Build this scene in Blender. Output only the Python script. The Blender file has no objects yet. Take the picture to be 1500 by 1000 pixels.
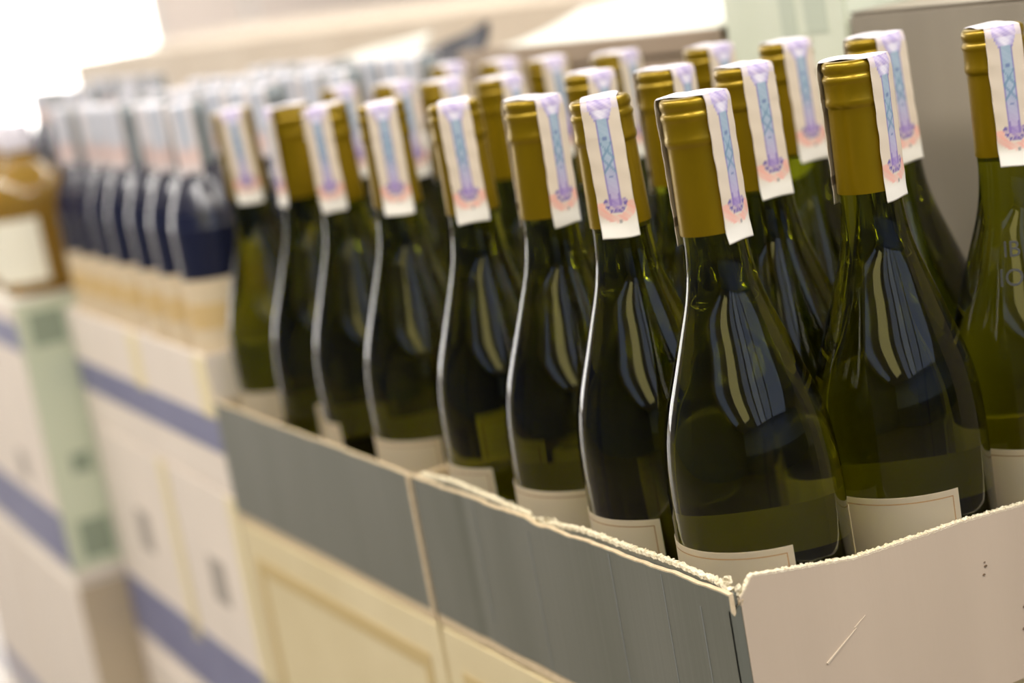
import bpy, bmesh, math, random
import numpy as np
from mathutils import Vector, Matrix
random.seed(7)
S = 0.001                      # everything below is measured in millimetres, floor at FLOOR
FLOOR = -665.0
scene = bpy.context.scene
COL = scene.collection
PI = math.pi

# ------------------------------------------------------------------ camera
F_PX = 2862.4
CAM = (-485.81, -768.14, 380.57)
YAW, PITCH, ROLL = 0.45048, -0.19647, -0.17982
fw = Vector((math.sin(YAW)*math.cos(PITCH), math.cos(YAW)*math.cos(PITCH), math.sin(PITCH)))
r0 = Vector((math.cos(YAW), -math.sin(YAW), 0)); u0 = r0.cross(fw)
rt = math.cos(ROLL)*r0 + math.sin(ROLL)*u0
up = -math.sin(ROLL)*r0 + math.cos(ROLL)*u0
cam = bpy.data.cameras.new('camera'); camo = bpy.data.objects.new('camera', cam); COL.objects.link(camo)
M = Matrix((rt, up, -fw)).transposed().to_4x4()
M.translation = Vector((CAM[0]*S, CAM[1]*S, (CAM[2]-FLOOR)*S))
camo.matrix_world = M
cam.sensor_width = 36; cam.lens = F_PX/1500*36
cam.clip_start = 0.02; cam.clip_end = 60
cam.dof.use_dof = True; cam.dof.focus_distance = 0.93; cam.dof.aperture_fstop = 4.0
cam.dof.aperture_blades = 0
scene.camera = camo

# ------------------------------------------------------------------ world, exposure, cycles quality
w = bpy.data.worlds.new('world'); scene.world = w; w.use_nodes = True
bg = w.node_tree.nodes['Background']; bg.inputs[0].default_value = (0.80, 0.88, 1.0, 1); bg.inputs[1].default_value = 0.22
vs = scene.view_settings
vs.view_transform = 'Standard'; vs.look = 'None'; vs.exposure = 0.02; vs.gamma = 1.0
try: vs.use_curve_mapping = False
except Exception: pass
cy = scene.cycles
cy.max_bounces = 14; cy.transmission_bounces = 12; cy.glossy_bounces = 5; cy.diffuse_bounces = 4
cy.sample_clamp_indirect = 4.0; cy.use_denoising = True; cy.blur_glossy = 0.5

def lamp(name, loc, size, power, color, rot):
    l = bpy.data.lights.new(name, 'AREA'); l.shape = 'RECTANGLE'; l.size, l.size_y = size
    l.energy = power; l.color = color
    o = bpy.data.objects.new(name, l); COL.objects.link(o)
    o.location = (loc[0]*S, loc[1]*S, (loc[2]-FLOOR)*S); o.rotation_euler = rot
    return o
# the shop's ceiling lighting with added fill lamps and reflection panels
LAMPS = [  # x, y, size x, size y, watts, colour, where
    (-1250, 1700, 450, 5200, 112, (1, .95, .89), 'above the aisle'),
    (1500, 1700, 450, 5200, 50, (1, .95, .88), 'above the far side of the cartons'),
    (1800, 7300, 3000, 500, 95, (1, .93, .89), 'added fill across the far end of the shop'),  # added lamp, brightens the far cream wall
    (350, -1350, 2400, 380, 62, (1, .95, .88), 'added fill above the near end of the cartons'),  # added fill for the beige end wall, too steep to mirror in the glass
    (-1420, -4300, 640, 4000, 5, (.70, .80, 1), 'added cool panel behind the camera, nearest the aisle'),  # cool panels are added for the blue-grey streaks mirrored in the bottles
    (-560, -4300, 700, 4000, 9, (.76, .86, 1), 'added cool panel behind the camera, second from the aisle'),
    (420, -4300, 1000, 4000, 8, (.66, .77, 1), 'added cool panel behind the camera, third from the aisle'),
    (2500, -4300, 2800, 4000, 22, (.64, .76, 1), 'widest added cool panel behind the camera'),  # added for streaks on the right of the bottles
    (-2650, -3400, 900, 3000, 20, (1, .88, .36), 'warm strip behind the camera'),
    (-4100, -2500, 600, 3600, 4, (.6, .74, 1), 'added cool panel beside the left wall'),  # added for cool reflections on the left of the bottles
]
for (x, y, sx, sy, pw, c, _) in LAMPS:
    lamp('ceiling_lamp_light', (x, y, 1975), (sx*S, sy*S), pw, c, (0, 0, 0))

# ------------------------------------------------------------------ materials
def mat(name, color, rough=.6, **k):
    m = bpy.data.materials.new(name); m.use_nodes = True
    b = m.node_tree.nodes['Principled BSDF']
    b.inputs['Base Color'].default_value = (*color, 1); b.inputs['Roughness'].default_value = rough
    for kk, v in k.items():
        b.inputs[kk.replace('_', ' ')].default_value = v
    return m
def noise_mat(name, c1, c2, rough=.7, scale=(30, 30, 30), bump=.0, detail=4, vein=None, bscale=None):
    m = mat(name, c1, rough); nt = m.node_tree; b = nt.nodes['Principled BSDF']
    tc = nt.nodes.new('ShaderNodeTexCoord'); mp = nt.nodes.new('ShaderNodeMapping'); mp.inputs['Scale'].default_value = scale
    nt.links.new(tc.outputs['Object'], mp.inputs[0])
    n = nt.nodes.new('ShaderNodeTexNoise'); n.inputs['Scale'].default_value = 1; n.inputs['Detail'].default_value = detail
    nt.links.new(mp.outputs[0], n.inputs[0])
    r = nt.nodes.new('ShaderNodeValToRGB'); r.color_ramp.elements[0].position = .3; r.color_ramp.elements[1].position = .7
    r.color_ramp.elements[0].color = (*c1, 1); r.color_ramp.elements[1].color = (*c2, 1)
    nt.links.new(n.outputs[0], r.inputs[0]); nt.links.new(r.outputs[0], b.inputs['Base Color'])
    if bump:
        bp = nt.nodes.new('ShaderNodeBump'); bp.inputs['Strength'].default_value = bump; bp.inputs['Distance'].default_value = .0006
        src = n
        if bscale:
            mp2 = nt.nodes.new('ShaderNodeMapping'); mp2.inputs['Scale'].default_value = bscale
            nt.links.new(tc.outputs['Object'], mp2.inputs[0])
            src = nt.nodes.new('ShaderNodeTexNoise'); src.inputs['Scale'].default_value = 1; src.inputs['Detail'].default_value = 2
            nt.links.new(mp2.outputs[0], src.inputs[0])
        nt.links.new(src.outputs[0], bp.inputs['Height']); nt.links.new(bp.outputs[0], b.inputs['Normal'])
    return m
def vcol_mat(name, rough=.6, trans=0):
    m = mat(name, (1, 1, 1), rough); nt = m.node_tree
    a = nt.nodes.new('ShaderNodeVertexColor'); a.layer_name = 'print'
    nt.links.new(a.outputs[0], nt.nodes['Principled BSDF'].inputs['Base Color'])
    return m
def paper(name, color, t=.45, rough=.55):
    m = mat(name, color, rough); nt = m.node_tree; b = nt.nodes['Principled BSDF']
    tr = nt.nodes.new('ShaderNodeBsdfTranslucent'); tr.inputs[0].default_value = (*color, 1)
    mx = nt.nodes.new('ShaderNodeMixShader'); mx.inputs[0].default_value = t
    nt.links.new(b.outputs[0], mx.inputs[1]); nt.links.new(tr.outputs[0], mx.inputs[2])
    nt.links.new(mx.outputs[0], nt.nodes['Material Output'].inputs[0])
    return m
def emis(name, color, s):
    m = mat(name, color); b = m.node_tree.nodes['Principled BSDF']
    b.inputs['Emission Color'].default_value = (*color, 1); b.inputs['Emission Strength'].default_value = s
    return m
GLASS = mat('green_bottle_glass', (.335, .36, .012), .015, Transmission_Weight=1.0, IOR=1.48)
GOLD = noise_mat('gold_capsule_foil', (.225, .145, .0008), (.27, .175, .0012), .30, (60, 60, 25))
GOLD.node_tree.nodes['Principled BSDF'].inputs['Metallic'].default_value = .55
SEAL = vcol_mat('tax_seal_print', .5)
LABEL = paper('cream_label_paper', (.80, .71, .55), .6)
LINE = mat('brown_label_line', (.36, .20, .07), .5)
BLACKPRINT = mat('dark_label_print', (.03, .03, .025), .5)
KRAFT = noise_mat('raw_kraft_board', (.52, .40, .25), (.66, .53, .35), .85, (300, 300, 300), .3)
TORN = noise_mat('torn_paper_fibre', (.50, .42, .26), (.84, .77, .60), .9, (700, 700, 700), .6)
BEIGE = noise_mat('pinkish_beige_board', (.47, .375, .285), (.53, .425, .325), .62, (14, 14, 2.2), .25, 3, bscale=(260, 260, 3))
GREY = noise_mat('grey_printed_board', (.120, .125, .100), (.150, .153, .128), .42, (18, 18, 3), .3, 3, bscale=(240, 240, 3))
YELLOW = noise_mat('pale_yellow_board', (.62, .52, .31), (.70, .60, .38), .6, (9, 9, 9), .1)
OCHRE = mat('ochre_print', (.54, .41, .19), .6)
PINK = noise_mat('pinkish_white_board', (.72, .64, .56), (.78, .69, .60), .6, (8, 8, 8), .1)
BLUE = noise_mat('slate_blue_print', (.16, .165, .27), (.21, .215, .33), .55, (12, 12, 12))
MARK = mat('taupe_print', (.36, .32, .28), .6)
CREAMBAND = mat('pale_yellow_print', (.74, .64, .40), .6)
GREENW = noise_mat('green_white_board', (.52, .57, .42), (.58, .62, .47), .6, (9, 9, 9))
GREENM = mat('grey_green_print', (.25, .30, .22), .6)
TAN = noise_mat('tan_board', (.42, .34, .24), (.50, .41, .29), .7, (9, 9, 9))
TAUPE = noise_mat('taupe_back_board', (.26, .225, .175), (.31, .27, .21), .6, (20, 20, 3), .2)
BROWN = noise_mat('brown_back_board', (.33, .25, .18), (.39, .30, .22), .7, (10, 10, 6), .2)
WHITEC = noise_mat('white_coated_board', (.72, .73, .66), (.80, .80, .73), .5, (9, 9, 9))
PALEG = noise_mat('pale_green_board', (.66, .70, .56), (.74, .77, .64), .55, (16, 16, 10))
NAVY = mat('navy_opening_shade', (.008, .010, .022), .35)  # shade of an open carton put into a dark colour
DARKG = mat('dark_bottle_glass', (.008, .010, .030), .22, Coat_Weight=1, Coat_Roughness=.25)
SILVER = noise_mat('grey_silver_capsule', (.20, .23, .24), (.30, .33, .34), .38, (30, 30, 30))
SILVER.node_tree.nodes['Principled BSDF'].inputs['Metallic'].default_value = .3
WINE = mat('dark_red_capsule', (.06, .008, .018), .35)
TANLAB = mat('tan_label_paper', (.64, .52, .35), .6)
GOLDLAB = mat('golden_label_print', (.60, .43, .20), .5)
LILAC = mat('lilac_white_seal', (.72, .68, .74), .55)
AMBER = mat('amber_bottle_glass', (.46, .28, .05), .05, Transmission_Weight=.55, IOR=1.42)
FLOORM = noise_mat('brown_floor_tile', (.17, .14, .11), (.21, .18, .14), .3, (1, 1, 1))
CEIL = mat('ceiling_white', (.80, .79, .76), .9)
WALLB = mat('wall_blue', (.36, .46, .66), .8)
WALLG = mat('wall_grey_blue', (.07, .09, .15), .8)
WALLM = mat('wall_cream', (.86, .78, .72), .8)
LAMPM = emis('lamp_diffuser', (1, .96, .90), 4)
WINM = emis('bright_window_glass', (1, .97, .93), 5)
GREENP = mat('faint_green_print', (.54, .59, .48), .6)
ISLE = noise_mat('island_beige_board', (.60, .50, .38), (.68, .58, .46), .6, (5, 5, 5))
REDM = mat('red_sign', (.70, .04, .04), .5)
PLANK = noise_mat('pallet_wood', (.40, .28, .16), (.50, .36, .22), .8, (3, 30, 30))

# ------------------------------------------------------------------ helpers
def mesh(name, verts, faces, mats, parent=None, smooth=False, midx=None, mm=True):
    me = bpy.data.meshes.new(name)
    me.from_pydata([tuple(c*S for c in v) for v in verts], [], faces)
    for m in (mats if isinstance(mats, (list, tuple)) else [mats]): me.materials.append(m)
    if midx is not None: me.polygons.foreach_set('material_index', midx)
    if smooth: me.polygons.foreach_set('use_smooth', [True]*len(me.polygons))
    me.update()
    o = bpy.data.objects.new(name, me); COL.objects.link(o)
    if parent is not None: o.parent = parent
    return o
def tag(o, label=None, cat=None, group=None, kind=None):
    for k, v in (('label', label), ('category', cat), ('group', group), ('kind', kind)):
        if v: o[k] = v
    return o
def thing(name, x, y, z, label, cat, group=None, rz=0):
    o = bpy.data.objects.new(name, None); COL.objects.link(o); o.empty_display_size = .02
    o.location = (x*S, y*S, (z-FLOOR)*S); o.rotation_euler = (0, 0, rz)
    return tag(o, label, cat, group)
BOXF = [(0, 3, 2, 1), (4, 5, 6, 7), (0, 1, 5, 4), (1, 2, 6, 5), (2, 3, 7, 6), (3, 0, 4, 7)]
def boxv(x0, x1, y0, y1, z0, z1):
    return [(x0, y0, z0), (x1, y0, z0), (x1, y1, z0), (x0, y1, z0), (x0, y0, z1), (x1, y0, z1), (x1, y1, z1), (x0, y1, z1)]
def box(name, b, m, parent=None, bevel=.8):
    o = mesh(name, boxv(*b), BOXF, m, parent)
    if bevel:
        bm = bmesh.new(); bm.from_mesh(o.data)
        lim = min(b[1]-b[0], b[3]-b[2], b[5]-b[4])*.4
        bmesh.ops.bevel(bm, geom=bm.edges[:], offset=min(bevel, lim)*S, segments=2, affect='EDGES', clamp_overlap=True)
        bm.to_mesh(o.data); bm.free()
    return o
def lathe(name, prof, m, parent=None, seg=64, close=True, smooth=True, jitter=None):
    v = []; f = []; n = len(prof)
    for k in range(seg):
        a = 2*PI*k/seg
        for r, z in prof: v.append((r*math.cos(a), r*math.sin(a), z))
    for k in range(seg):
        k2 = (k+1) % seg
        for i in range(n-1):
            f.append((k*n+i, k2*n+i, k2*n+i+1, k*n+i+1))
    if close:
        f.append([k*n for k in range(seg)][::-1]); f.append([k*n+n-1 for k in range(seg)])
    o = mesh(name, v, f, m, parent, smooth)
    return o
def grid(name, fn, nu, nv, m, parent=None, smooth=True, colfn=None, thick=0, midxfn=None):
    v = [fn(i/nu, j/nv) for j in range(nv+1) for i in range(nu+1)]
    f = [(j*(nu+1)+i, j*(nu+1)+i+1, (j+1)*(nu+1)+i+1, (j+1)*(nu+1)+i) for j in range(nv) for i in range(nu)]
    mi = [midxfn((i+.5)/nu, (j+.5)/nv) for j in range(nv) for i in range(nu)] if midxfn else None
    o = mesh(name, v, f, m, parent, smooth, mi)
    if colfn:
        ca = o.data.color_attributes.new('print', 'FLOAT_COLOR', 'POINT')
        cols = [c for j in range(nv+1) for i in range(nu+1) for c in (*colfn(i/nu, j/nv), 1)]
        ca.data.foreach_set('color', cols)
    if thick:
        md = o.modifiers.new('thickness', 'SOLIDIFY'); md.thickness = thick*S; md.offset = 0
    return o
def spline(pts, n):
    """smooth (Catmull-Rom) resampling of profile points"""
    out = []
    P = [pts[0]] + list(pts) + [pts[-1]]
    for k in range(1, len(P)-2):
        for q in range(n):
            t = q/n; r = []
            for d in (0, 1):
                a, b, c, e = P[k-1][d], P[k][d], P[k+1][d], P[k+2][d]
                r.append(.5*((2*b)+(-a+c)*t+(2*a-5*b+4*c-e)*t*t+(-a+3*b-3*c+e)*t**3))
            out.append(tuple(r))
    out.append(pts[-1]); return out
def smin(a, b, x): return max(0, min(1, (x-a)/(b-a)))
def mix(a, b, t): return tuple(a[i]*(1-t)+b[i]*t for i in range(3))

# ------------------------------------------------------------------ room
def struct(name, b, m): 
    b = list(b); b[4] -= FLOOR; b[5] -= FLOOR
    o = box(name, b, m, None, 0); tag(o, kind='structure'); return o
struct('floor', (-5000, 8000, -6500, 9500, FLOOR-50, FLOOR), FLOORM)
struct('ceiling', (-5000, 8000, -6500, 9500, 2100, 2150), CEIL)
struct('wall_back', (-5000, 8000, 9500, 9600, FLOOR, 2100), WALLM)
struct('wall_right', (8000, 8100, -6500, 9500, FLOOR, 2100), WALLM)
struct('wall_left', (-5100, -5000, -6500, 9500, FLOOR, 2100), WALLG)
struct('wall_front', (-5000, 8000, -6600, -6500, FLOOR, 2100), WALLB)
struct('trim_1', (-5000, 8000, -6500, -6440, FLOOR, 330), WALLG)
win = struct('window_1', (-2600, 2700, 9440, 9490, FLOOR+150, 1600), WINM)
for k, x in enumerate((-2600, -1300, 0, 1300, 2700)):
    o = box('window_frame', (x-30, x+30, 9425, 9495, FLOOR+150-FLOOR, 1600-FLOOR), CEIL, win, 0)
for (x, y, sx, sy, pw, c, where) in LAMPS:
    t = thing('ceiling_lamp', x, y, 1980, 'ceiling lamp with white housing, ' + where, 'lamp')
    box('lamp_housing', (-sx/2-30, sx/2+30, -sy/2-30, sy/2+30, 30, 120), CEIL, t, 5)
    box('diffuser', (-sx/2, sx/2, -sy/2, sy/2, 12, 30), LAMPM if y > -2000 else emis('panel_diffuser', c, .35), t, 0)

# ------------------------------------------------------------------ green wine bottles
PROF = [(15.1, 236), (15.3, 228), (16.6, 216), (19.3, 204), (24.6, 188), (29.3, 174), (35.4, 156), (39.2, 142), (41.3, 127), (42.0, 112)]
BODY = [(22, 14), (34, 4), (39, 1), (41.2, 3), (42.0, 8), (42.0, 60)]
BODY = BODY + spline(PROF[::-1], 4) + [(15.0, 255), (14.6, 290), (12, 292)]
CAPS = [(15.75, 236.0), (15.8, 237), (15.45, 250), (15.0, 274), (14.95, 277), (15.1, 277.6), (15.75, 278.6), (15.9, 280), (15.75, 281.4), (15.45, 282.4),
        (15.45, 289.0), (15.6, 289.6), (15.95, 290.6), (15.95, 291.8), (15.3, 292.8), (14.9, 293.6), (15.0, 294.6), (15.5, 295.6), (15.6, 297), (15.2, 298.8), (14.2, 299.8), (12.8, 300.1), (12.0, 299.7), (0.01, 299.7)]

def seal_color(u, v):
    """flat print of a revenue seal; u across -1..1, v from the top edge 0 to the lower end 1"""
    base = (.68, .58, .46)
    base = mix(base, (.82, .78, .70), smin(.80, .92, v))
    c = base
    n = math.sin(u*37+v*61)*math.sin(u*53-v*97)
    hw = .40-.10*v
    a = abs(u)
    pur = (.22, .16, .42)
    if v < .13:                                   # rosette
        c = mix((.70, .62, .74), (.36, .28, .58), .5+.5*n) if a < .62 else mix(base, (.66, .58, .72), .4+.3*n)
    elif v < .22:
        rr = math.hypot(u/.55, (v-.13)/.09)
        if rr < 1: c = mix((.78, .74, .86), (.34, .28, .56), max(0, rr-.45)*1.5+.25*n)
    if .19 < v < .78:
        if a < hw:
            t = smin(.42, .72, v)
            c = mix((.30, .41, .51), (.46, .37, .56), t)
            c = mix(c, (.62, .66, .74), .12+.12*n)
            if a > hw-.10: c = mix(c, pur, .85)
            for q in (.40, .50):                  # crossed lattice
                if abs(a-abs(v-q)*6.0) < .07 and abs(v-q) < .055: c = mix(c, (.12, .24, .36), .7)
            if abs(v-.32) < .008 and a < .12 or abs(v-.58) < .008 and a < .12: c = mix(c, (.1, .15, .35), .7)
    if .70 < v < .90:                             # red tint flanking the crown
        d = math.hypot(u/1.05, (v-.775)/.115)
        e = .55 < d < 1.02
        if e and v > .755: c = mix(c, (.84, .36, .29), .55+.3*n)
    if .735 < v < .845:
        d = math.hypot(u/.62, (v-.755)/.075)
        if d < 1:
            c = mix(c, (.28, .18, .48), .55+.35*n)
            if d > .7: c = mix(c, (.10, .07, .32), .5+.5*math.sin(math.atan2(v-.755, u*.2)*14))
    if abs(u-.12) < .07 and abs(v-.885) < .012: c = (.35, .33, .32)
    return c
def make_seal(seed, flare):
    rnd = random.Random(seed)
    W = 9.3; Lz = 69.5
    ph = [rnd.uniform(0, 6) for _ in range(6)]
    tot = Lz*2+30; nv = 190; nu = 26
    def P(u, v):
        uu = 2*u-1; s = v*tot                      # arc length, starts at the front lower end
        wdt = W + .14*math.sin(s*.14+ph[0]) + .10*math.sin(s*.37+ph[1])
        if s > Lz+30: wdt += .4
        w_ = uu*wdt
        def curve(rc):                             # depth of the strip: half wrapped round the foil
            full = math.sqrt(max(rc*rc-w_*w_, 1)); flat = rc+.15
            return full*.5+flat*.5
        rip = .12*math.sin(s*.5+uu*2+ph[2])*abs(uu)
        if s < Lz:
            z = 300.2-Lz+s; rc = 16.35 if z > 281 else 16.1+.25*max(0, (z-236)/60)
            x = curve(rc)+rip + (flare*((240-z)/10)**1.5 if z < 240 else 0)
            z += .5*math.sin(uu*2+ph[3])*(1-s/Lz)
            if z > 296: x -= (z-296)**2*.07
            return (x, w_, z)
        if s < Lz+30:
            t = (s-Lz)/30
            x = 15.4*(1-2*t)
            lim = curve(16.2)
            x = max(-lim, min(lim, x*(lim/15.6)))
            z = 300.7 + .35*math.sin(t*PI) - 1.6*abs(uu)**6*.4
            z += .25*math.sin(t*9+ph[4]+uu*2)
            return (x, w_, z)
        t = (s-Lz-30)/Lz; z = 300.2-t*Lz
        rc = 16.4 if z > 281 else 16.2
        x = -(curve(rc)+rip) - (flare*.5*((240-z)/10)**1.5 if z < 240 else 0)
        if z > 296: x += (z-296)**2*.07
        return (x, w_, z)
    def Cc(u, v):
        s = v*tot; uu = 2*u-1
        if s < Lz: return seal_color(uu, 1-s/Lz*.94-.0) if True else None
        if s < Lz+30:
            t = (s-Lz)/30; n = math.sin(uu*31+t*23)*math.sin(uu*17-t*41)
            return mix((.80, .77, .80), (.62, .56, .72), .25+.25*n+(0.35 if t < .2 and abs(uu) < .6 else 0))
        t = (s-Lz-30)/Lz
        if .80 < t < .87 and abs(uu) > .3: return (.25, .2, .15)
        return (.76, .68, .56)
    o = grid('paper_seal', P, nu, nv, SEAL, None, True, Cc, .22)
    return o
seal_protos = [make_seal(k, fl) for k, fl in ((1, .9), (2, .4), (3, 1.5))]
def arc_label(name, half, z0, z1, front=True):
    r = 42.28
    B = 3.0/42.3; lw = .55/42.3
    us = [-half, -half+B, -half+B+lw] + [(-half+B+lw)+(2*(half-B-lw))*k/48 for k in range(1, 48)] + [half-B-lw, half-B, half]
    zs = [z0, z0+3, z0+3.55, z1-3.55, z1-3, z1]
    if not front: zs = [z0, z1-24, z1-23.5, z1-8.5, z1-8, z1]
    v = [(r*math.cos(a), r*math.sin(a), z) for z in zs for a in us]; n = len(us)
    f = []; mi = []
    for j in range(len(zs)-1):
        for i in range(n-1):
            f.append((j*n+i, j*n+i+1, (j+1)*n+i+1, (j+1)*n+i))
            if front:
                inside = 1 <= i < n-2 and 1 <= j < len(zs)-2
                edge = (i in (1, n-3) and 1 <= j < len(zs)-2) or (j in (1, len(zs)-3) and 1 <= i <= n-3)
                mi.append(1 if edge else 0)
            else:
                mi.append(2 if (j == 0 and 2 < i < n-4) else 0)
    o = mesh(name, v, f, [LABEL, LINE, BLACKPRINT], None, False, mi)
    md = o.modifiers.new('thickness', 'SOLIDIFY'); md.thickness = .18*S; md.offset = 0
    return o
body_p = lathe('bottle_body', BODY, GLASS, None, 96)
caps_p = lathe('gold_capsule', CAPS, GOLD, None, 64, close=False)
lab_p = arc_label('front_label', math.radians(57), 12, 91.5)
blab_p = arc_label('back_label', math.radians(55), 18, 93, False)
protos = [body_p, caps_p, lab_p, blab_p] + seal_protos
for o in protos: COL.objects.unlink(o)
def place(proto, parent, name=None, rz=0, label=None):
    c = proto.copy(); c.name = name or proto.name; COL.objects.link(c); c.parent = parent
    c.rotation_euler = (0, 0, rz)
    if label: c['label'] = label
    return c
SX, SY, GAP = 88.6, 85.18, 26
TOP = {(0,0):(1013,140),(1,0):(878,146),(2,0):(783,151),(3,0):(664,148),(4,0):(560,148),(5,0):(475,153),(6,0):(418,157),(7,0):(345,152),
(0,1):(1250,84),(1,1):(1092,98),(2,1):(975,102),(3,1):(862,102),(4,1):(728,112),(5,1):(640,125),(6,1):(575,122),(7,1):(502,118),
(0,2):(1450,37),(1,2):(1282,54),(2,2):(1157,64),(3,2):(1035,66),(4,2):(895,73),(5,2):(797,87),(6,2):(730,88),(7,2):(662,82)}
SEALAZ = {(0,0):289,(1,0):238,(2,0):280,(3,0):242,(4,0):247,(5,0):225,(6,0):178,(7,0):250,(0,1):290,(1,1):264,(2,1):285,(3,1):268,
(4,1):282,(5,1):275,(6,1):275,(7,1):265,(0,2):248,(1,2):268,(2,2):262,(3,2):268,(4,2):280,(5,2):262,(6,2):270,(7,2):265}
LABAZ = {(0,0):198,(0,1):209,(1,0):175,(2,0):205,(3,0):165,(4,0):190,(5,0):142,(6,0):100,(7,0):20,(0,2):215}
ORD = ['first', 'second', 'third', 'fourth', 'fifth', 'sixth', 'seventh', 'eighth', 'ninth', 'tenth']
ROW = ['aisle-side row', 'middle row', 'rear row']
def lean_of(i, j):
    """small tilt of a bottle so that its mouth stands where it was measured"""
    x, y = TOP[(i, j)]
    d = fw + rt*((x-750)/F_PX) - up*((y-500)/F_PX)
    t = (300-CAM[2])/d.z
    px, py = CAM[0]+d.x*t, CAM[1]+d.y*t
    bx, by = j*SX, i*SY+(GAP if i > 3 else 0)
    dx, dy = px-bx, py-by
    # the depth error of a ray nearly level with the mouths is large: keep only the sideways part
    side = Vector((rt.x, rt.y)).normalized(); s = max(-9, min(9, dx*side.x+dy*side.y))
    return bx, by, side*s
for (i, j) in sorted(TOP):
    bx, by, off = lean_of(i, j)
    sh = off*-.2; ln = off*1.0
    extra = {(0, 0): ' at the torn corner', (0, 1): ' behind beige torn wall', (0, 2): ', raised letters',
             (6, 0): ', seal turned left', (7, 0): ' next to dark bottles'}.get((i, j), '')
    t = thing('wine_bottle', bx+sh.x, by+sh.y, 0.0, 'green wine bottle with gold capsule, %s in the %s%s' % (ORD[i], ROW[j], extra),
              'bottle', 'green wine bottles in the grey cartons')
    t.rotation_euler = (-ln.y/300, ln.x/300, 0)
    la = LABAZ.get((i, j), random.uniform(120, 260))
    place(body_p, t); place(caps_p, t, rz=random.uniform(0, 6))
    place(lab_p, t, rz=math.radians(la)); place(blab_p, t, rz=math.radians(la+180))
    place(seal_protos[{(0, 0): 0, (1, 0): 2}.get((i, j), (i*2+j) % 3)], t, 'paper_seal', math.radians(SEALAZ[(i, j)]), 'cream paper strip with blue, lilac and red print over the mouth')
    if (i, j) == (0, 2): B02 = t

# raised letters on the shoulder of the right-hand bottle
def letters(txt, parent, az, zc, size):
    cu = bpy.data.curves.new('letters', 'FONT'); cu.body = txt; cu.size = size; cu.extrude = .35; cu.resolution_u = 3; cu.align_x = 'CENTER'
    to = bpy.data.objects.new('letters_tmp', cu); COL.objects.link(to)
    bpy.context.view_layer.update()
    me = bpy.data.meshes.new_from_object(to.evaluated_get(bpy.context.evaluated_depsgraph_get()))
    bpy.data.objects.remove(to)
    bm = bmesh.new(); bm.from_mesh(me)
    bmesh.ops.subdivide_edges(bm, edges=[e for e in bm.edges if e.calc_length() > 2], cuts=3)
    pr = sorted([(z, r) for r, z in BODY]); zz = [p[0] for p in pr]; rr = [p[1] for p in pr]
    for v in bm.verts:
        z = zc+v.co.y; r = float(np.interp(z, zz, rr))+.15+v.co.z
        a = az+v.co.x/r
        v.co = Vector((r*math.cos(a), r*math.sin(a), z))*S
    bm.to_mesh(me); bm.free(); me.materials.clear(); me.materials.append(BLACKPRINT)
    o = bpy.data.objects.new('raised_lettering', me); COL.objects.link(o); o.parent = parent
    tag(o, 'dark raised letters on the glass shoulder')
letters('IB', B02, math.radians(221), 187, 11)
letters('IO', B02, math.radians(219), 173, 12)

# ------------------------------------------------------------------ grey cartons
def tri(pts, x):
    xs = [p[0] for p in pts]; ys = [p[1] for p in pts]
    return float(np.interp(x, xs, ys))
def hnoise(x, k, seed=0):
    return math.sin(x*k+seed)*.5+math.sin(x*k*2.3+seed*1.7)*.3+math.sin(x*k*5.1+seed*.6)*.2
X0, X1 = -52.3, 2*SX+52
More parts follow.
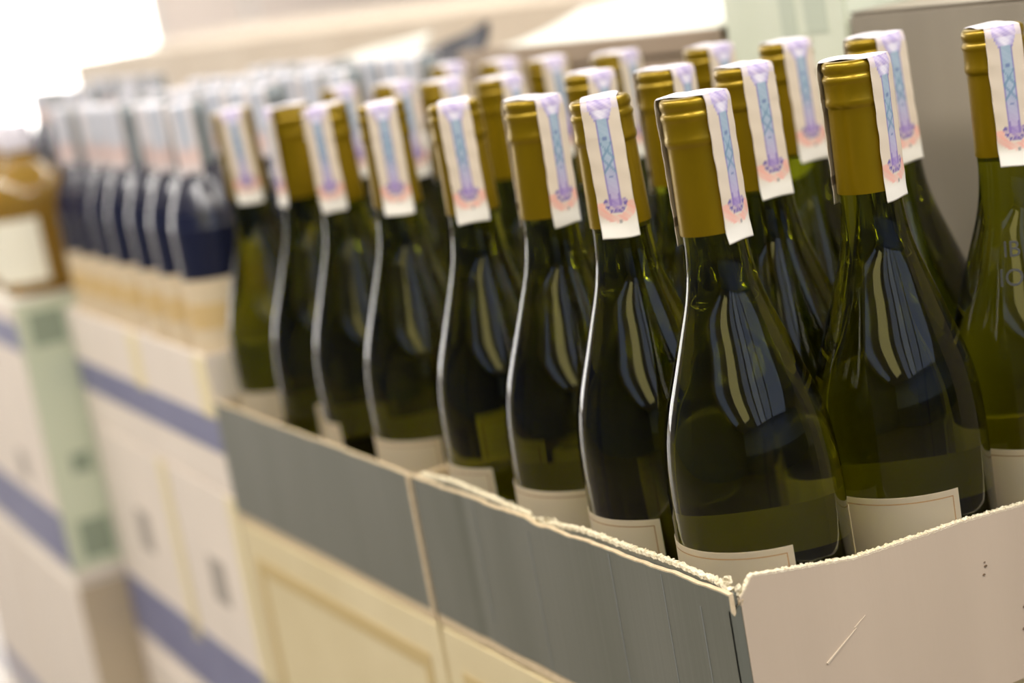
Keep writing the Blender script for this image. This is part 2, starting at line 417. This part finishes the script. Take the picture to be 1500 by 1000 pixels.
# near carton: Y -45.4 .. 299 ; far carton: Y 303 .. 656
def carton_tray(y0, y1, label, near):
    t = thing('wine_carton', 0, 0, 0, label, 'carton', 'grey open cartons')
    creases = [(random.uniform(y0+20, y1-20), random.uniform(-.7, .7), random.uniform(3, 14)) for _ in range(9)] if near else [(480, .4, 60)]
    def dx(y): return sum(a*math.exp(-((y-c)/s)**2) for c, a, s in creases)
    def rim(y):
        z = 81+.5*hnoise(y, .03, 2)
        if near:
            z += .6*hnoise(y, .09, 1) - 1.6*math.exp(-((y-139)/9)**2)
        return z
    zt = lambda y: rim(y)
    # outer wall: kraft core with a grey printed liner
    N = 160
    def wall(xo, xi, zlo, zhi, m, name):
        v = []; f = []
        for k in range(N+1):
            y = y0+(y1-y0)*k/N; d = dx(y)
            v += [(xo+d, y, zlo), (xo+d, y, zhi(y)), (xi+d, y, zhi(y)), (xi+d, y, zlo)]
        for k in range(N):
            a = k*4; b = a+4
            for q in range(4): f.append((a+q, b+q, b+(q+1) % 4, a+(q+1) % 4))
        f.append((0, 1, 2, 3)); f.append((N*4+3, N*4+2, N*4+1, N*4))
        return mesh(name, v, f, m, t)
    wall(X0, X0+2.6, -13.5, lambda y: rim(y)+.1, KRAFT, 'side_wall')
    box('corner_edge', (X0-.7, X0-.05, y0, y0+4.5, -13, 80.6), KRAFT, t, 0) if not near else None
    p = wall(X0-.45, X0, -7.5, lambda y: rim(y)-.5, GREY, 'printed_liner')
    box('bottom_panel', (X0+3, X1-3, y0+3, y1-3, -13.5, -.3), KRAFT, t, .4)
    box('rear_wall', (X1-3.5, X1, y0, y1, -13.5, 84), KRAFT, t, .4)
    box('end_wall', (X0+3, X1-4, y1-1.6, y1, -13.5, 80), KRAFT, t, .4)
    if near: box('added_dark_flap', (X1-2.6, X1-.2, 200, y1-1, 80, 202), GREY, t, .3)  # flap added to darken what shows through the bottles
    else: box('added_dark_flap', (X1-2.6, X1-.2, y0+2, y1-4, 80, 226), GREY, t, .3)  # same added flap behind the far bottles, for a darker backdrop
    if near:
        # inner folded flap, its top torn off
        TP = [(-45, 80.5), (-34, 83), (-27, 83.5), (1, 85.2), (45, 84.6), (93, 84.6), (122, 82.5), (132, 80.8), (141, 77.5), (150, 78.5), (156, 82.8), (183, 83.2), (219, 84.6), (250, 85.4), (292, 82.5)]
        def top(y): return tri(TP, y)+.45*hnoise(y, .9, 3)
        xi0, xi1 = X0+3.3, X0+5.6
        M_ = 420; v = []; f = []
        ya, yb = -42.0, 294.0
        for k in range(M_+1):
            y = ya+(yb-ya)*k/M_; z = top(y)-.8; d = .35*hnoise(y, .11, 5)
            v += [(xi0+d, y, 10), (xi0+d, y, z), (xi1+d, y, z), (xi1+d, y, 10)]
        for k in range(M_):
            a = k*4; b = a+4
            for q in range(4): f.append((a+q, b+q, b+(q+1) % 4, a+(q+1) % 4))
        f.append((0, 1, 2, 3)); f.append((M_*4+3, M_*4+2, M_*4+1, M_*4))
        tag(mesh('inner_flap', v, f, GREY, t), 'grey inner flap with torn top')
        rnd = random.Random(3)
        v = []; f = []
        for k in range(M_+1):
            y = ya+(yb-ya)*k/M_; z = top(y); d = .35*hnoise(y, .11, 5)
            g = 1+1.0*math.exp(-((y-139)/12)**2)+.9*math.exp(-((y+34)/10)**2)
            j1, j2, j3 = rnd.uniform(-.35, .35)*g, rnd.uniform(-.4, .65)*g, rnd.uniform(-.5, .5)*g
            v += [(xi0-.25+d+j1*.5, y, z-1.4-abs(j1)), (xi0-.1+d+j3, y+j1, z+.1+j2*.6), (xi1+.1+d+j1, y+j3, z+.35+j2), (xi1+.3+d, y, z-1.5)]
        for k in range(M_):
            a = k*4; b = a+4
            for q in range(3): f.append((a+q, b+q, b+q+1, a+q+1))
        tag(mesh('torn_edge', v, f, TORN, t), 'pale torn paper fibres along the flap')
        # crumpled scraps at the notch and the corner
        def scrap(cx, cyy, cz, rad, seed, sq=(1, 1, 1), m=TORN):
            rn = random.Random(seed); v = []; f = []; nu, nv = 9, 5
            for b in range(nv+1):
                for a in range(nu+1):
                    th = a/nu*5.0+seed; rr = rad*(.5+.5*b/nv)*(1+rn.uniform(-.3, .3))
                    v.append((cx+math.cos(th)*rr*.55*sq[0]+rn.uniform(-.5, .5), cyy+math.sin(th)*rr*sq[1], cz+(b/nv-.5)*rad*1.1*sq[2]+rn.uniform(-.7, .7)+math.sin(th*1.3)*rad*.25))
            for b in range(nv):
                for a in range(nu):
                    f.append((b*(nu+1)+a, b*(nu+1)+a+1, (b+1)*(nu+1)+a+1, (b+1)*(nu+1)+a))
            o = mesh('torn_scrap', v, f, m, t)
            md = o.modifiers.new('thickness', 'SOLIDIFY'); md.thickness = .35*S
            return o
        scrap(X0+5, 137, 80.5, 3.2, 1); scrap(X0+6, 130, 81.8, 2.5, 2, (1, 1.6, .7)); scrap(X0+5, 146, 79.5, 2.2, 5, (1, 1.5, .8))
        scrap(X0+5.2, 178, 83.5, 1.6, 8, (1, 1.6, .7))
        scrap(X0+5.5, -37, 83.5, 3.4, 3, (1, 1.2, .9)); scrap(X0+5.6, -43.0, 79.5, 3.6, 4, (.8, .8, 1.5)); scrap(X0+6.0, -45.2, 74.6, 3.0, 6, (.8, .6, 1.4), KRAFT)
        box('corner_tab', (X0+2.5, X0+4.9, -44.6, -40, 74.5, 80.5), GREY, t, .3)
        box('corner_tab', (X0+3.2, X0+6.0, -45.6, -43.5, 69.5, 73.5), GREY, t, .3)
        # near end: grey print turns the corner, the beige end wall starts behind it
        YE = y0
        v = [(X0-.45, YE-.1, -13), (X0-.45, YE-.1, 73), (X0+1.5, YE-.5, 70), (X0+5.4, YE-.6, 75.5), (X0+5.4, YE-.6, -13), (X0+1.5, YE-.5, -13)]
        v += [(a, b+1.6, c) for a, b, c in v]
        f = [(0, 1, 2, 5), (5, 2, 3, 4), (11, 8, 7, 6), (10, 9, 8, 11)] + [(k, (k+1) % 6, (k+1) % 6+6, k+6) for k in range(6)]
        mesh('corner_print', v, f, GREY, t)
        EP = [(-47, 78.5), (-43.5, 81.5), (-40, 86), (-38.6, 86.5), (-20, 83.2), (0, 80), (18, 77.2), (38, 76.8), (60, 76.2), (80, 76), (100, 74.6), (122, 73.2), (170, 74), (230, 80)]
        v = []; f = []; M2 = 420
        for k in range(M2+1):
            x = -47.0+(X1-1+47)*k/M2; z = tri(EP, x)+.25*hnoise(x, 1.3, 2); d = .3*hnoise(x, .05, 2)
            v += [(x, YE-1.0+d, -13.5), (x, YE-1.0+d, z), (x, YE+2.2+d, z), (x, YE+2.2+d, -13.5)]
        for k in range(M2):
            a = k*4; b = a+4
            for q in range(4): f.append((a+q, b+q, b+(q+1) % 4, a+(q+1) % 4))
        f.append((0, 1, 2, 3)); f.append((M2*4+3, M2*4+2, M2*4+1, M2*4))
        tag(mesh('end_wall', v, f, BEIGE, t), 'beige end wall with torn upper edge')
        rn = random.Random(11); v = []; f = []
        for k in range(M2+1):
            x = -47.0+(X1-1+47)*k/M2; z = tri(EP, x)+.25*hnoise(x, 1.3, 2); d = .3*hnoise(x, .05, 2)
            big = 1.0 if x > -30 else .6
            a1, a2 = rn.uniform(-.4, .4)*big, rn.uniform(-.25, .75)*big
            v += [(x, YE-1.1+d, z-.5-abs(a1)), (x+a1, YE-.6+d+a1, z+.15+a2*.6), (x-a1, YE+2.0+d, z+.2+a2), (x, YE+2.4+d, z-1.2)]
        for k in range(M2):
            a = k*4; b = a+4
            for q in range(3): f.append((a+q, b+q, b+q+1, a+q+1))
        tag(mesh('torn_edge', v, f, TORN, t), 'pale torn fibres along the end wall')
        # pale scuff across the end wall
        def scuff(x0_, z0_, x1_, z1_, wd):
            L = math.hypot(x1_-x0_, z1_-z0_); nx, nz = -(z1_-z0_)/L*wd/2, (x1_-x0_)/L*wd/2
            yy = YE-1.42
            v = [(x0_-nx, yy, z0_-nz), (x1_-nx*.3, yy, z1_-nz*.3), (x1_+nx*.3, yy, z1_+nz*.3), (x0_+nx, yy, z0_+nz)]
            v += [(a, b+.9, c) for a, b, c in v]
            mesh('scuff', v, [(0, 1, 2, 3), (7, 6, 5, 4), (0, 4, 5, 1), (1, 5, 6, 2), (2, 6, 7, 3), (3, 7, 4, 0)], SCUFF, t)
        for yc, zt_, zb_ in ((62, 79, -7), (12, 79, 10), (-20, 70, -5), (150, 74, -5), (216, 79, 5)):
            d = dx(yc); xx = X0-.55+d
            mesh('crease', [(xx, yc-.35, zb_), (xx-.35, yc, zb_), (xx, yc+.35, zb_), (xx, yc-.35, zt_), (xx-.35, yc, zt_), (xx, yc+.35, zt_)],
                 [(0, 1, 4, 3), (1, 2, 5, 4), (0, 2, 1), (3, 4, 5), (0, 3, 5, 2)], CREASE, t)
        for (sx_, sz_, r_) in ((93, 50, .75), (91.3, 46, .7), (92.6, 52, .4), (114, 22.5, 1.4), (112, 11.5, 1.4)):
            mesh('printed_speck', [(sx_+r_*math.cos(a*1.05)*(1+.3*math.sin(a*2.7)), YE-1.5, sz_+r_*.6*math.sin(a*1.05)) for a in range(6)]
                 + [(sx_+r_*math.cos(a*1.05)*(1+.3*math.sin(a*2.7)), YE-.9, sz_+r_*.6*math.sin(a*1.05)) for a in range(6)],
                 [(0, 1, 2, 3, 4, 5), (11, 10, 9, 8, 7, 6)] + [(k, (k+1) % 6, (k+1) % 6+6, k+6) for k in range(6)], SPECK, t)
        scuff(-6, 32.5, 13, 44, .9); scuff(12, 44.5, 19, 48.5, .5)
    else:
        box('end_wall', (X0+3, X1-4, y0, y0+1.8, -13.5, 80), KRAFT, t, .4)
    return t
SPECK = mat('brown_speck', (.14, .09, .05), .7)
CREASE = mat('pale_grey_crease', (.24, .25, .24), .5)
SCUFF = mat('pale_scuff', (.62, .52, .40), .6)
carton_tray(-45.4, 299.5, 'grey open carton with torn flap and beige end wall, nearest to the camera', True)
carton_tray(303.0, 668.0, 'grey open carton with straight rim beyond the torn one, holding blurred green bottles', False)
# seam: pale kraft corner of the far carton showing between the two
def closed_carton(x0, x1, y0, y1, z0, z1, m, label, parts=(), rz=0, cat='carton', group=None, name='carton', bevel=2):
    t = thing(name, (x0+x1)/2, (y0+y1)/2, z0, label, cat, group, rz)
    cx, cy_ = (x0+x1)/2, (y0+y1)/2
    box('carton_body', (x0-cx, x1-cx, y0-cy_, y1-cy_, 0, z1-z0), m, t, bevel)
    for nm, b, mm_ in parts:                      # parts in world mm
        box(nm, (b[0]-cx, b[1]-cx, b[2]-cy_, b[3]-cy_, b[4]-z0, b[5]-z0), mm_, t, 0)
    # top flaps meeting in the middle
    box('top_flap', (x0-cx+1, -1, y0-cy_+1, y1-cy_-1, z1-z0, z1-z0+.8), m, t, 0)
    box('top_flap', (1, x1-cx-1, y0-cy_+1, y1-cy_-1, z1-z0, z1-z0+.8), m, t, 0)
    return t
# yellow cartons below
for q, (y0, y1) in enumerate(((-45, 300.5), (304, 668))):
    for lv, (z0, z1) in enumerate(((-339, -15.3), (-664.5, -340.3))):
        xf = X0-.2
        parts = [('printed_frame', (xf-.5, xf, y0+22, y0+34, z0+28, z1-26), OCHRE), ('printed_frame', (xf-.5, xf, y1-34, y1-22, z0+28, z1-26), OCHRE),
                 ('printed_frame', (xf-.5, xf, y0+34, y1-34, z1-38, z1-26), OCHRE), ('printed_frame', (xf-.5, xf, y0+34, y1-34, z0+28, z0+40), OCHRE)]
        closed_carton(X0, X1, y0, y1, z0, z1, YELLOW, 'pale yellow closed carton with ochre printed frame, %s, %s' % (
            'directly under the torn grey carton' if q == 0 and lv == 0 else 'directly under the far grey carton' if lv == 0 else 'resting on the floor',
            ('near stack', 'far stack')[q]), parts, group='yellow cartons under the grey ones')

# ------------------------------------------------------------------ pink and white cartons with blue stripes, dark bottles
TILT = .022
def rotp(x, y, ox=X0, oy=670):
    a = -TILT
    dx_, dy_ = x-ox, y-oy
    return ox+dx_*math.cos(a)-dy_*math.sin(a), oy+dx_*math.sin(a)+dy_*math.cos(a)
PX0, PX1 = -52, 222
bays = [(670, 866), (867.5, 1122)]
for q, (y0, y1) in enumerate(bays):
    lab = ('beside the end of the grey cartons', 'next to the green-sided cartons')[q]
    cx, cy_ = rotp((PX0+PX1)/2, (y0+y1)/2)
    w2, l2 = (PX1-PX0)/2, (y1-y0)/2
    t = thing('wine_carton', cx, cy_, 4, 'open pinkish white carton of dark bottles, %s' % lab, 'carton', 'striped cartons', -TILT)
    box('side_wall', (-w2, -w2+3, -l2, l2, 0, 113), PINK, t, .5); box('rear_wall', (w2-3, w2, -l2, l2, 0, 113), PINK, t, .5)
    box('end_wall', (-w2+3, w2-3, -l2, -l2+3, 0, 113), PINK, t, .5); box('end_wall', (-w2+3, w2-3, l2-3, l2, 0, 113), PINK, t, .5)
    box('bottom_panel', (-w2+3, w2-3, -l2+3, l2-3, 0, 3), KRAFT, t, 0)
    box('printed_stripe', (-w2-.5, -w2, -l2, l2, 33, 62), BLUE, t, 0)
    box('printed_panel', (-w2-.5, -w2, -l2+2, -l2+34, 60, 111), CREAMBAND, t, 0)
    for lv, (z0, z1) in enumerate(((-229, 3), (-447, -230), (-664.5, -448))):
        t = thing('striped_carton', cx, cy_, z0, 'closed blue-striped carton, %s level down, %s' % (ORD[lv], lab), 'carton', 'striped cartons', -TILT)
        h = z1-z0
        box('carton_body', (-w2, w2, -l2, l2, 0, h-1), PINK, t, 2)
        box('top_flap', (-w2+1, -.5, -l2+1, l2-1, h-1, h-.2), PINK, t, 0); box('top_flap', (.5, w2-1, -l2+1, l2-1, h-1, h-.2), PINK, t, 0)
        box('printed_stripe', (-w2-.5, -w2, -l2, l2, 14, 74), BLUE, t, 0)
        box('printed_mark', (-w2-.5, -w2, -22, 22, h-112, h-72), MARK, t, 0)
        box('printed_panel', (-w2-.5, -w2, -l2+1, -l2+26, 60, h-3), CREAMBAND, t, 0)
# green-sided cartons standing further out into the aisle
LX0, LX1 = -101, 215
lz = [(-158, 132), (-411, -159), (-664.5, -412)]
lax, lay = rotp(LX0, 1110)
for q, (y0, y1) in enumerate(((1129, 1433), (1436, 1738))):
    for lv, (z0, z1) in enumerate(lz):
        cx, cy_ = rotp((LX0+LX1)/2, (y0+y1)/2); w2, l2 = (LX1-LX0)/2, (y1-y0)/2
        t = thing('green_sided_carton', cx, cy_, z0, 'carton with pale green end and blue stripes, %s from top in the %s left stack' % (ORD[lv], ('nearer', 'farther')[q]),
                  'carton', 'green-sided cartons', -TILT)
        h = z1-z0
        box('carton_body', (-w2, w2, -l2, l2, 0, h-1.2), PINK, t, 2)
        box('top_flap', (-w2+1, -.5, -l2+1, l2-1, h-1.2, h-.3), WHITEC, t, 0); box('top_flap', (.5, w2-1, -l2+1, l2-1, h-1.2, h-.3), WHITEC, t, 0)
        box('end_print', (-w2+.5, w2-.5, -l2-.5, -l2, 2 if lv else 12, h-3), GREENW if lv == 0 else TAN, t, 0)
        if lv == 0:
            box('printed_stripe', (-w2-.5, -w2, -l2, l2, h-50, h-22), BLUE, t, 0)
            box('printed_stripe', (-w2-.5, -w2, -l2, l2, 14, 72), BLUE, t, 0)
        else: box('printed_stripe', (-w2-.5, -w2, -l2, l2, 12, 40), BLUE, t, 0)
        if lv == 0:
            box('printed_mark', (-w2+12, -w2+46, -l2-.8, -l2-.5, h-48, h-14), GREENM, t, 0)
            box('printed_mark', (-w2+22, -w2+42, -l2-.8, -l2-.5, h-180, h-160), GREENM, t, 0)
            box('printed_mark', (-w2+14, -w2+46, -l2-.8, -l2-.5, 22, 62), GREENM, t, 0)
            box('printed_mark', (-w2-.8, -w2, -40, 0, 90, 120), MARK, t, 0)
# dark bottles
DB = [(20, 10), (28, 2), (30.5, 0.5), (31.5, 4), (31.5, 120), (31.5, 196), (31.0, 207), (28.6, 218), (23.8, 230), (18.2, 241), (14.5, 254), (14.2, 262), (14.2, 296), (12, 297)]
DB = DB[:4] + spline(DB[4:12], 4) + DB[12:]
dbody = lathe('bottle_body', DB, DARKG, None, 40)
dcaps = lathe('capsule', [(15.2, 240), (14.9, 270), (14.9, 284), (15.6, 286), (15.6, 292), (15, 297.5), (13.5, 299), (.01, 299)], SILVER, None, 28, close=False)
wcaps = lathe('capsule', [(15.2, 240), (14.9, 270), (14.9, 284), (15.6, 286), (15.6, 292), (15, 297.5), (13.5, 299), (.01, 299)], WINE, None, 28, close=False)
def cyl_lab(name, r, half, z0, z1, m, n=30):
    o = grid(name, lambda u, v: (r*math.cos((u*2-1)*half), r*math.sin((u*2-1)*half), z0+(z1-z0)*v), n, 1, m, None, False, None, .1)
    return o
dlab = cyl_lab('front_label', 31.62, math.radians(78), 30, 165, TANLAB)
dlab2 = cyl_lab('label_band', 31.8, math.radians(76), 126, 146, GOLDLAB)
def simple_seal():
    pts = [(16.3, 238), (16.2, 270), (16.4, 292), (15.2, 299.6), (0, 300.4), (-15.2, 299.6), (-16.4, 292), (-16.2, 270), (-16.3, 238)]
    pts = spline(pts, 3)
    def fn(u, v):
        k = v*(len(pts)-1); a = int(min(k, len(pts)-2)); t = k-a
        x = pts[a][0]*(1-t)+pts[a+1][0]*t; z = pts[a][1]*(1-t)+pts[a+1][1]*t
        w_ = (2*u-1)*9.3
        return (x-math.copysign(.09*abs(w_), x)*(1 if abs(x) > 10 else 0), w_, z)
    def cf(u, v):
        k = v if v < .5 else 1-v
        uu = abs(2*u-1)
        b = (.74, .68, .68)
        if k > .38: return (.80, .76, .80)
        if uu < .4 and k > .1: return (.48, .52, .60)
        if .06 < k <= .12: return (.76, .55, .50)
        return b
    return grid('paper_seal', fn, 6, 24, SEAL, None, True, cf, .25)
dseal = simple_seal()
amb = lathe('bottle_body', [(20, 6), (36, 1), (42, 1), (45, 6)] + spline([(45, 20), (45, 80), (44, 96), (38, 110), (26, 121), (17, 128), (15, 136)], 4) + [(15, 150), (16.5, 151), (16.5, 156), (12, 157)], AMBER, None, 40)
acap = lathe('stopper', [(16.9, 140), (17.2, 141), (17.2, 165), (16, 167), (.01, 167)], LILAC, None, 28, close=False)
alab = cyl_lab('front_label', 45.4, math.radians(60), 14, 76, mat('ivory_label_paper', (.80, .76, .62), .6))
dps = [dbody, dcaps, wcaps, dlab, dlab2, dseal, amb, acap, alab]
for o in dps: COL.objects.unlink(o)
def dark_bottle(x, y, z, label, rz, group, cap=None, seal=True, lab=True):
    t = thing('dark_wine_bottle', x, y, z, label, 'bottle', group)
    place(dbody, t); place(cap or dcaps, t)
    if lab:
        a = place(dlab, t, rz=rz); place(dlab2, a)
    if seal: place(dseal, t, 'paper_seal', rz+random.uniform(.3, 1.3))
    return t
DROW = ['in the aisle-side row', 'in the second row', 'in the third row', 'in the rear row']
k_all = []
for q, (y0, y1) in enumerate(bays):
    n = (3, 4)[q]; pitch = (y1-y0-6)/n
    for k in range(n): k_all.append(y0+3+pitch*(k+.5))
for a, y in enumerate(k_all):
    for j in range(4):
        x, yy = rotp(PX0+3+34+j*67, y)
        dark_bottle(x, yy, 8, 'dark wine bottle with grey capsule and tan label, %s %s' % (ORD[a], DROW[j]),
                    PI*(1.08)+random.uniform(-.1, .1), 'dark bottles in the striped cartons')
# bottles standing on the farther, green-sided cartons
names = ['nearest', 'second', 'third', 'farthest']
for k in range(4):
    x, y = rotp(-52, 1176+k*96)
    t = thing('amber_bottle', x, y, 132.2, 'squat amber bottle with ivory label on the far left cartons, %s of the four' % names[k], 'bottle', 'amber bottles')
    place(amb, t); place(acap, t); place(alab, t, rz=PI*1.12)
for k in range(5):
    for j in range(2):
        x, y = rotp(30+j*66, 1165+k*60)
        t = dark_bottle(x, y, 132.2, 'small dark bottle with grey capsule behind the amber bottles, %s %s' % (ORD[k], ('in the front line', 'in the back line')[j]), PI*1.08, 'small dark bottles behind the amber ones')
        t.scale = (.62, .62, .62)

# ------------------------------------------------------------------ cartons behind the bottles
BX = X1+8                                      # plane of their faces, just behind the grey cartons
def under(x0, x1, y0, y1, ztop, m, where):
    n = 2; h = (ztop-FLOOR)/n
    for k in range(n):
        closed_carton(x0, x1, y0, y1, FLOOR+h*k+.6, FLOOR+h*(k+1)-1.2, m, 'closed brown carton %s, %s' % (where, ('on the floor', 'upper one')[k]), group='hidden cartons of the back stacks')
def open_box(x0, x1, y0, y1, z0, z1, m, label, inner=None, th=3.5, name='open_carton'):
    t = thing(name, 0, 0, z0, label, 'carton', 'cartons behind the bottles'); h = z1-z0
    box('front_wall', (x0, x0+th, y0, y1, 0, h), m, t, .6); box('rear_wall', (x1-th, x1, y0, y1, 0, h), inner or m, t, .6)
    box('end_wall', (x0+th, x1-th, y0, y0+th, 0, h), m, t, .6); box('end_wall', (x0+th, x1-th, y1-th, y1, 0, h), m, t, .6)
    box('bottom_panel', (x0+th, x1-th, y0+th, y1-th, 0, 3), m, t, 0)
    return t
def panel(name, pts, m, parent, th=3, sub=8, bow=0):
    """a board spanned by four corner points (mm), bent a little"""
    P = [Vector(p) for p in pts]
    nrm = (P[1]-P[0]).cross(P[3]-P[0]).normalized()
    def fn(u, v):
        q = P[0]*(1-u)*(1-v)+P[1]*u*(1-v)+P[2]*u*v+P[3]*(1-u)*v
        return q+nrm*(bow*4*v*(1-v)+.15*bow*math.sin(u*7))
    return grid(name, fn, sub, sub, m, parent, True, None, th)
zb = -20
# grey-beige carton behind the near bottles
t = closed_carton(BX, BX+300, -160, 192, zb, 306, TAUPE, 'tall grey beige carton behind the right-hand bottles', cat='carton')
under(BX, BX+300, -160, 192, zb, TAN, 'under the tall grey beige carton')
# pale green carton
t = closed_carton(BX+1, BX+300, 196, 326, zb, 400, PALEG, 'pale green white carton with faint print, between grey beige and brown cartons',
    parts=[('printed_mark', (BX+.5, BX+1, 214, 236, 296, 330), GREENP), ('printed_mark', (BX+.5, BX+1, 246, 262, 270, 320), GREENP)])
under(BX, BX+300, 196, 326, zb, TAN, 'under the pale green carton')
# brown open carton with white coated flaps
t = open_box(BX, BX+300, 330, 726, zb, 296, BROWN, 'brown open carton with white flaps behind the far green bottles')
panel('rim_board', [(BX-.5, 331, 290), (BX-.5, 725, 282), (BX-.5, 725, 303), (BX-.5, 331, 304)], BROWN, t, 3)
for o in list(t.children)[-1:]: o.location.z = (-zb)*S
o = panel('top_flap', [(BX+2, 345, 303), (BX+2, 722, 298), (BX+120, 722, 318), (BX+120, 345, 334)], WHITEC, t, 2.5, 8, 6); o.location.z = -zb*S; tag(o, 'white coated flap')
o = panel('top_flap', [(BX+296, 345, 296), (BX+296, 722, 296), (BX+150, 722, 330), (BX+150, 345, 344)], WHITEC, t, 2.5, 8, 6); o.location.z = -zb*S; tag(o, 'white coated flap')
under(BX, BX+300, 330, 726, zb, TAN, 'under the brown open carton')
# next one: white flap lifted over a dark opening
t = open_box(BX, BX+300, 732, 905, zb, 284, BROWN, 'brown open carton with shade painted dark inside, left of the white-flapped one', NAVY)  # navy rear wall: the interior's shade given as colour
o = panel('opening_shade_sheet', [(BX+4, 733, 297), (BX+4, 898, 284), (BX+34, 880, 297), (BX+34, 733, 323)], NAVY, t, 4, 8, 10); o.location.z = -zb*S; tag(o, 'dark sheet painted as the shade inside the opening')  # dark sheet stands in for the shade of the opening
under(BX, BX+300, 732, 905, zb, TAN, 'under the dark-opening carton')
t = open_box(BX, BX+300, 911, 1116, zb, 262, TAN, 'tan open carton with a raised white flap, behind the dark bottles')
o = panel('top_flap', [(BX+1, 914, 262), (BX+1, 1110, 262), (BX+46, 1100, 300), (BX+60, 905, 316)], WHITEC, t, 3, 8, 4); o.location.z = -zb*S; tag(o, 'raised white flap')
under(BX, BX+300, 911, 1116, zb, TAN, 'under the raised-flap carton')
# dark red capped bottles behind the tall grey beige carton
for k in range(4):
    for j in range(2):
        t = thing('dark_wine_bottle', BX+345+j*76, -150+k*76, 26, 'dark wine bottle with dark red capsule at the top right, %s in the %s line' % (ORD[k], ('near', 'far')[j]), 'bottle', 'dark red capped bottles')
        place(dbody, t); place(wcaps, t)
closed_carton(BX+304, BX+470, -200, 192, zb-40, 24.8, TAN, 'tan closed carton carrying the red-capped bottles', group='hidden cartons of the back stacks')
under(BX+304, BX+470, -200, 192, zb-40, TAN, 'under the red-capped bottles')
# long island of beige cartons farther back
IX = 640
for k in range(7):
    y0 = 700+k*400
    for lv in range(3):
        z0 = FLOOR+lv*325+.5; z1 = z0+323.5
        closed_carton(IX, IX+420, y0, y0+396, z0, z1, ISLE, 'pinkish beige closed carton in the long back island, %s along, %s' % (ORD[k], ('bottom layer', 'middle layer', 'top layer')[lv]),
                      group='cartons of the back island')
# red notice on a stand far behind
t = thing('notice_stand', 1700, 5200, FLOOR, 'red notice on a thin stand far behind the island', 'sign')
lathe('pole', [(12, 10), (12, 1150)], CEIL, t, 12); lathe('foot', [(150, 0), (150, 8), (14, 12)], CEIL, t, 24); box('notice_board', (-130, 130, -6, 6, 1100, 1180), REDM, t, 2)
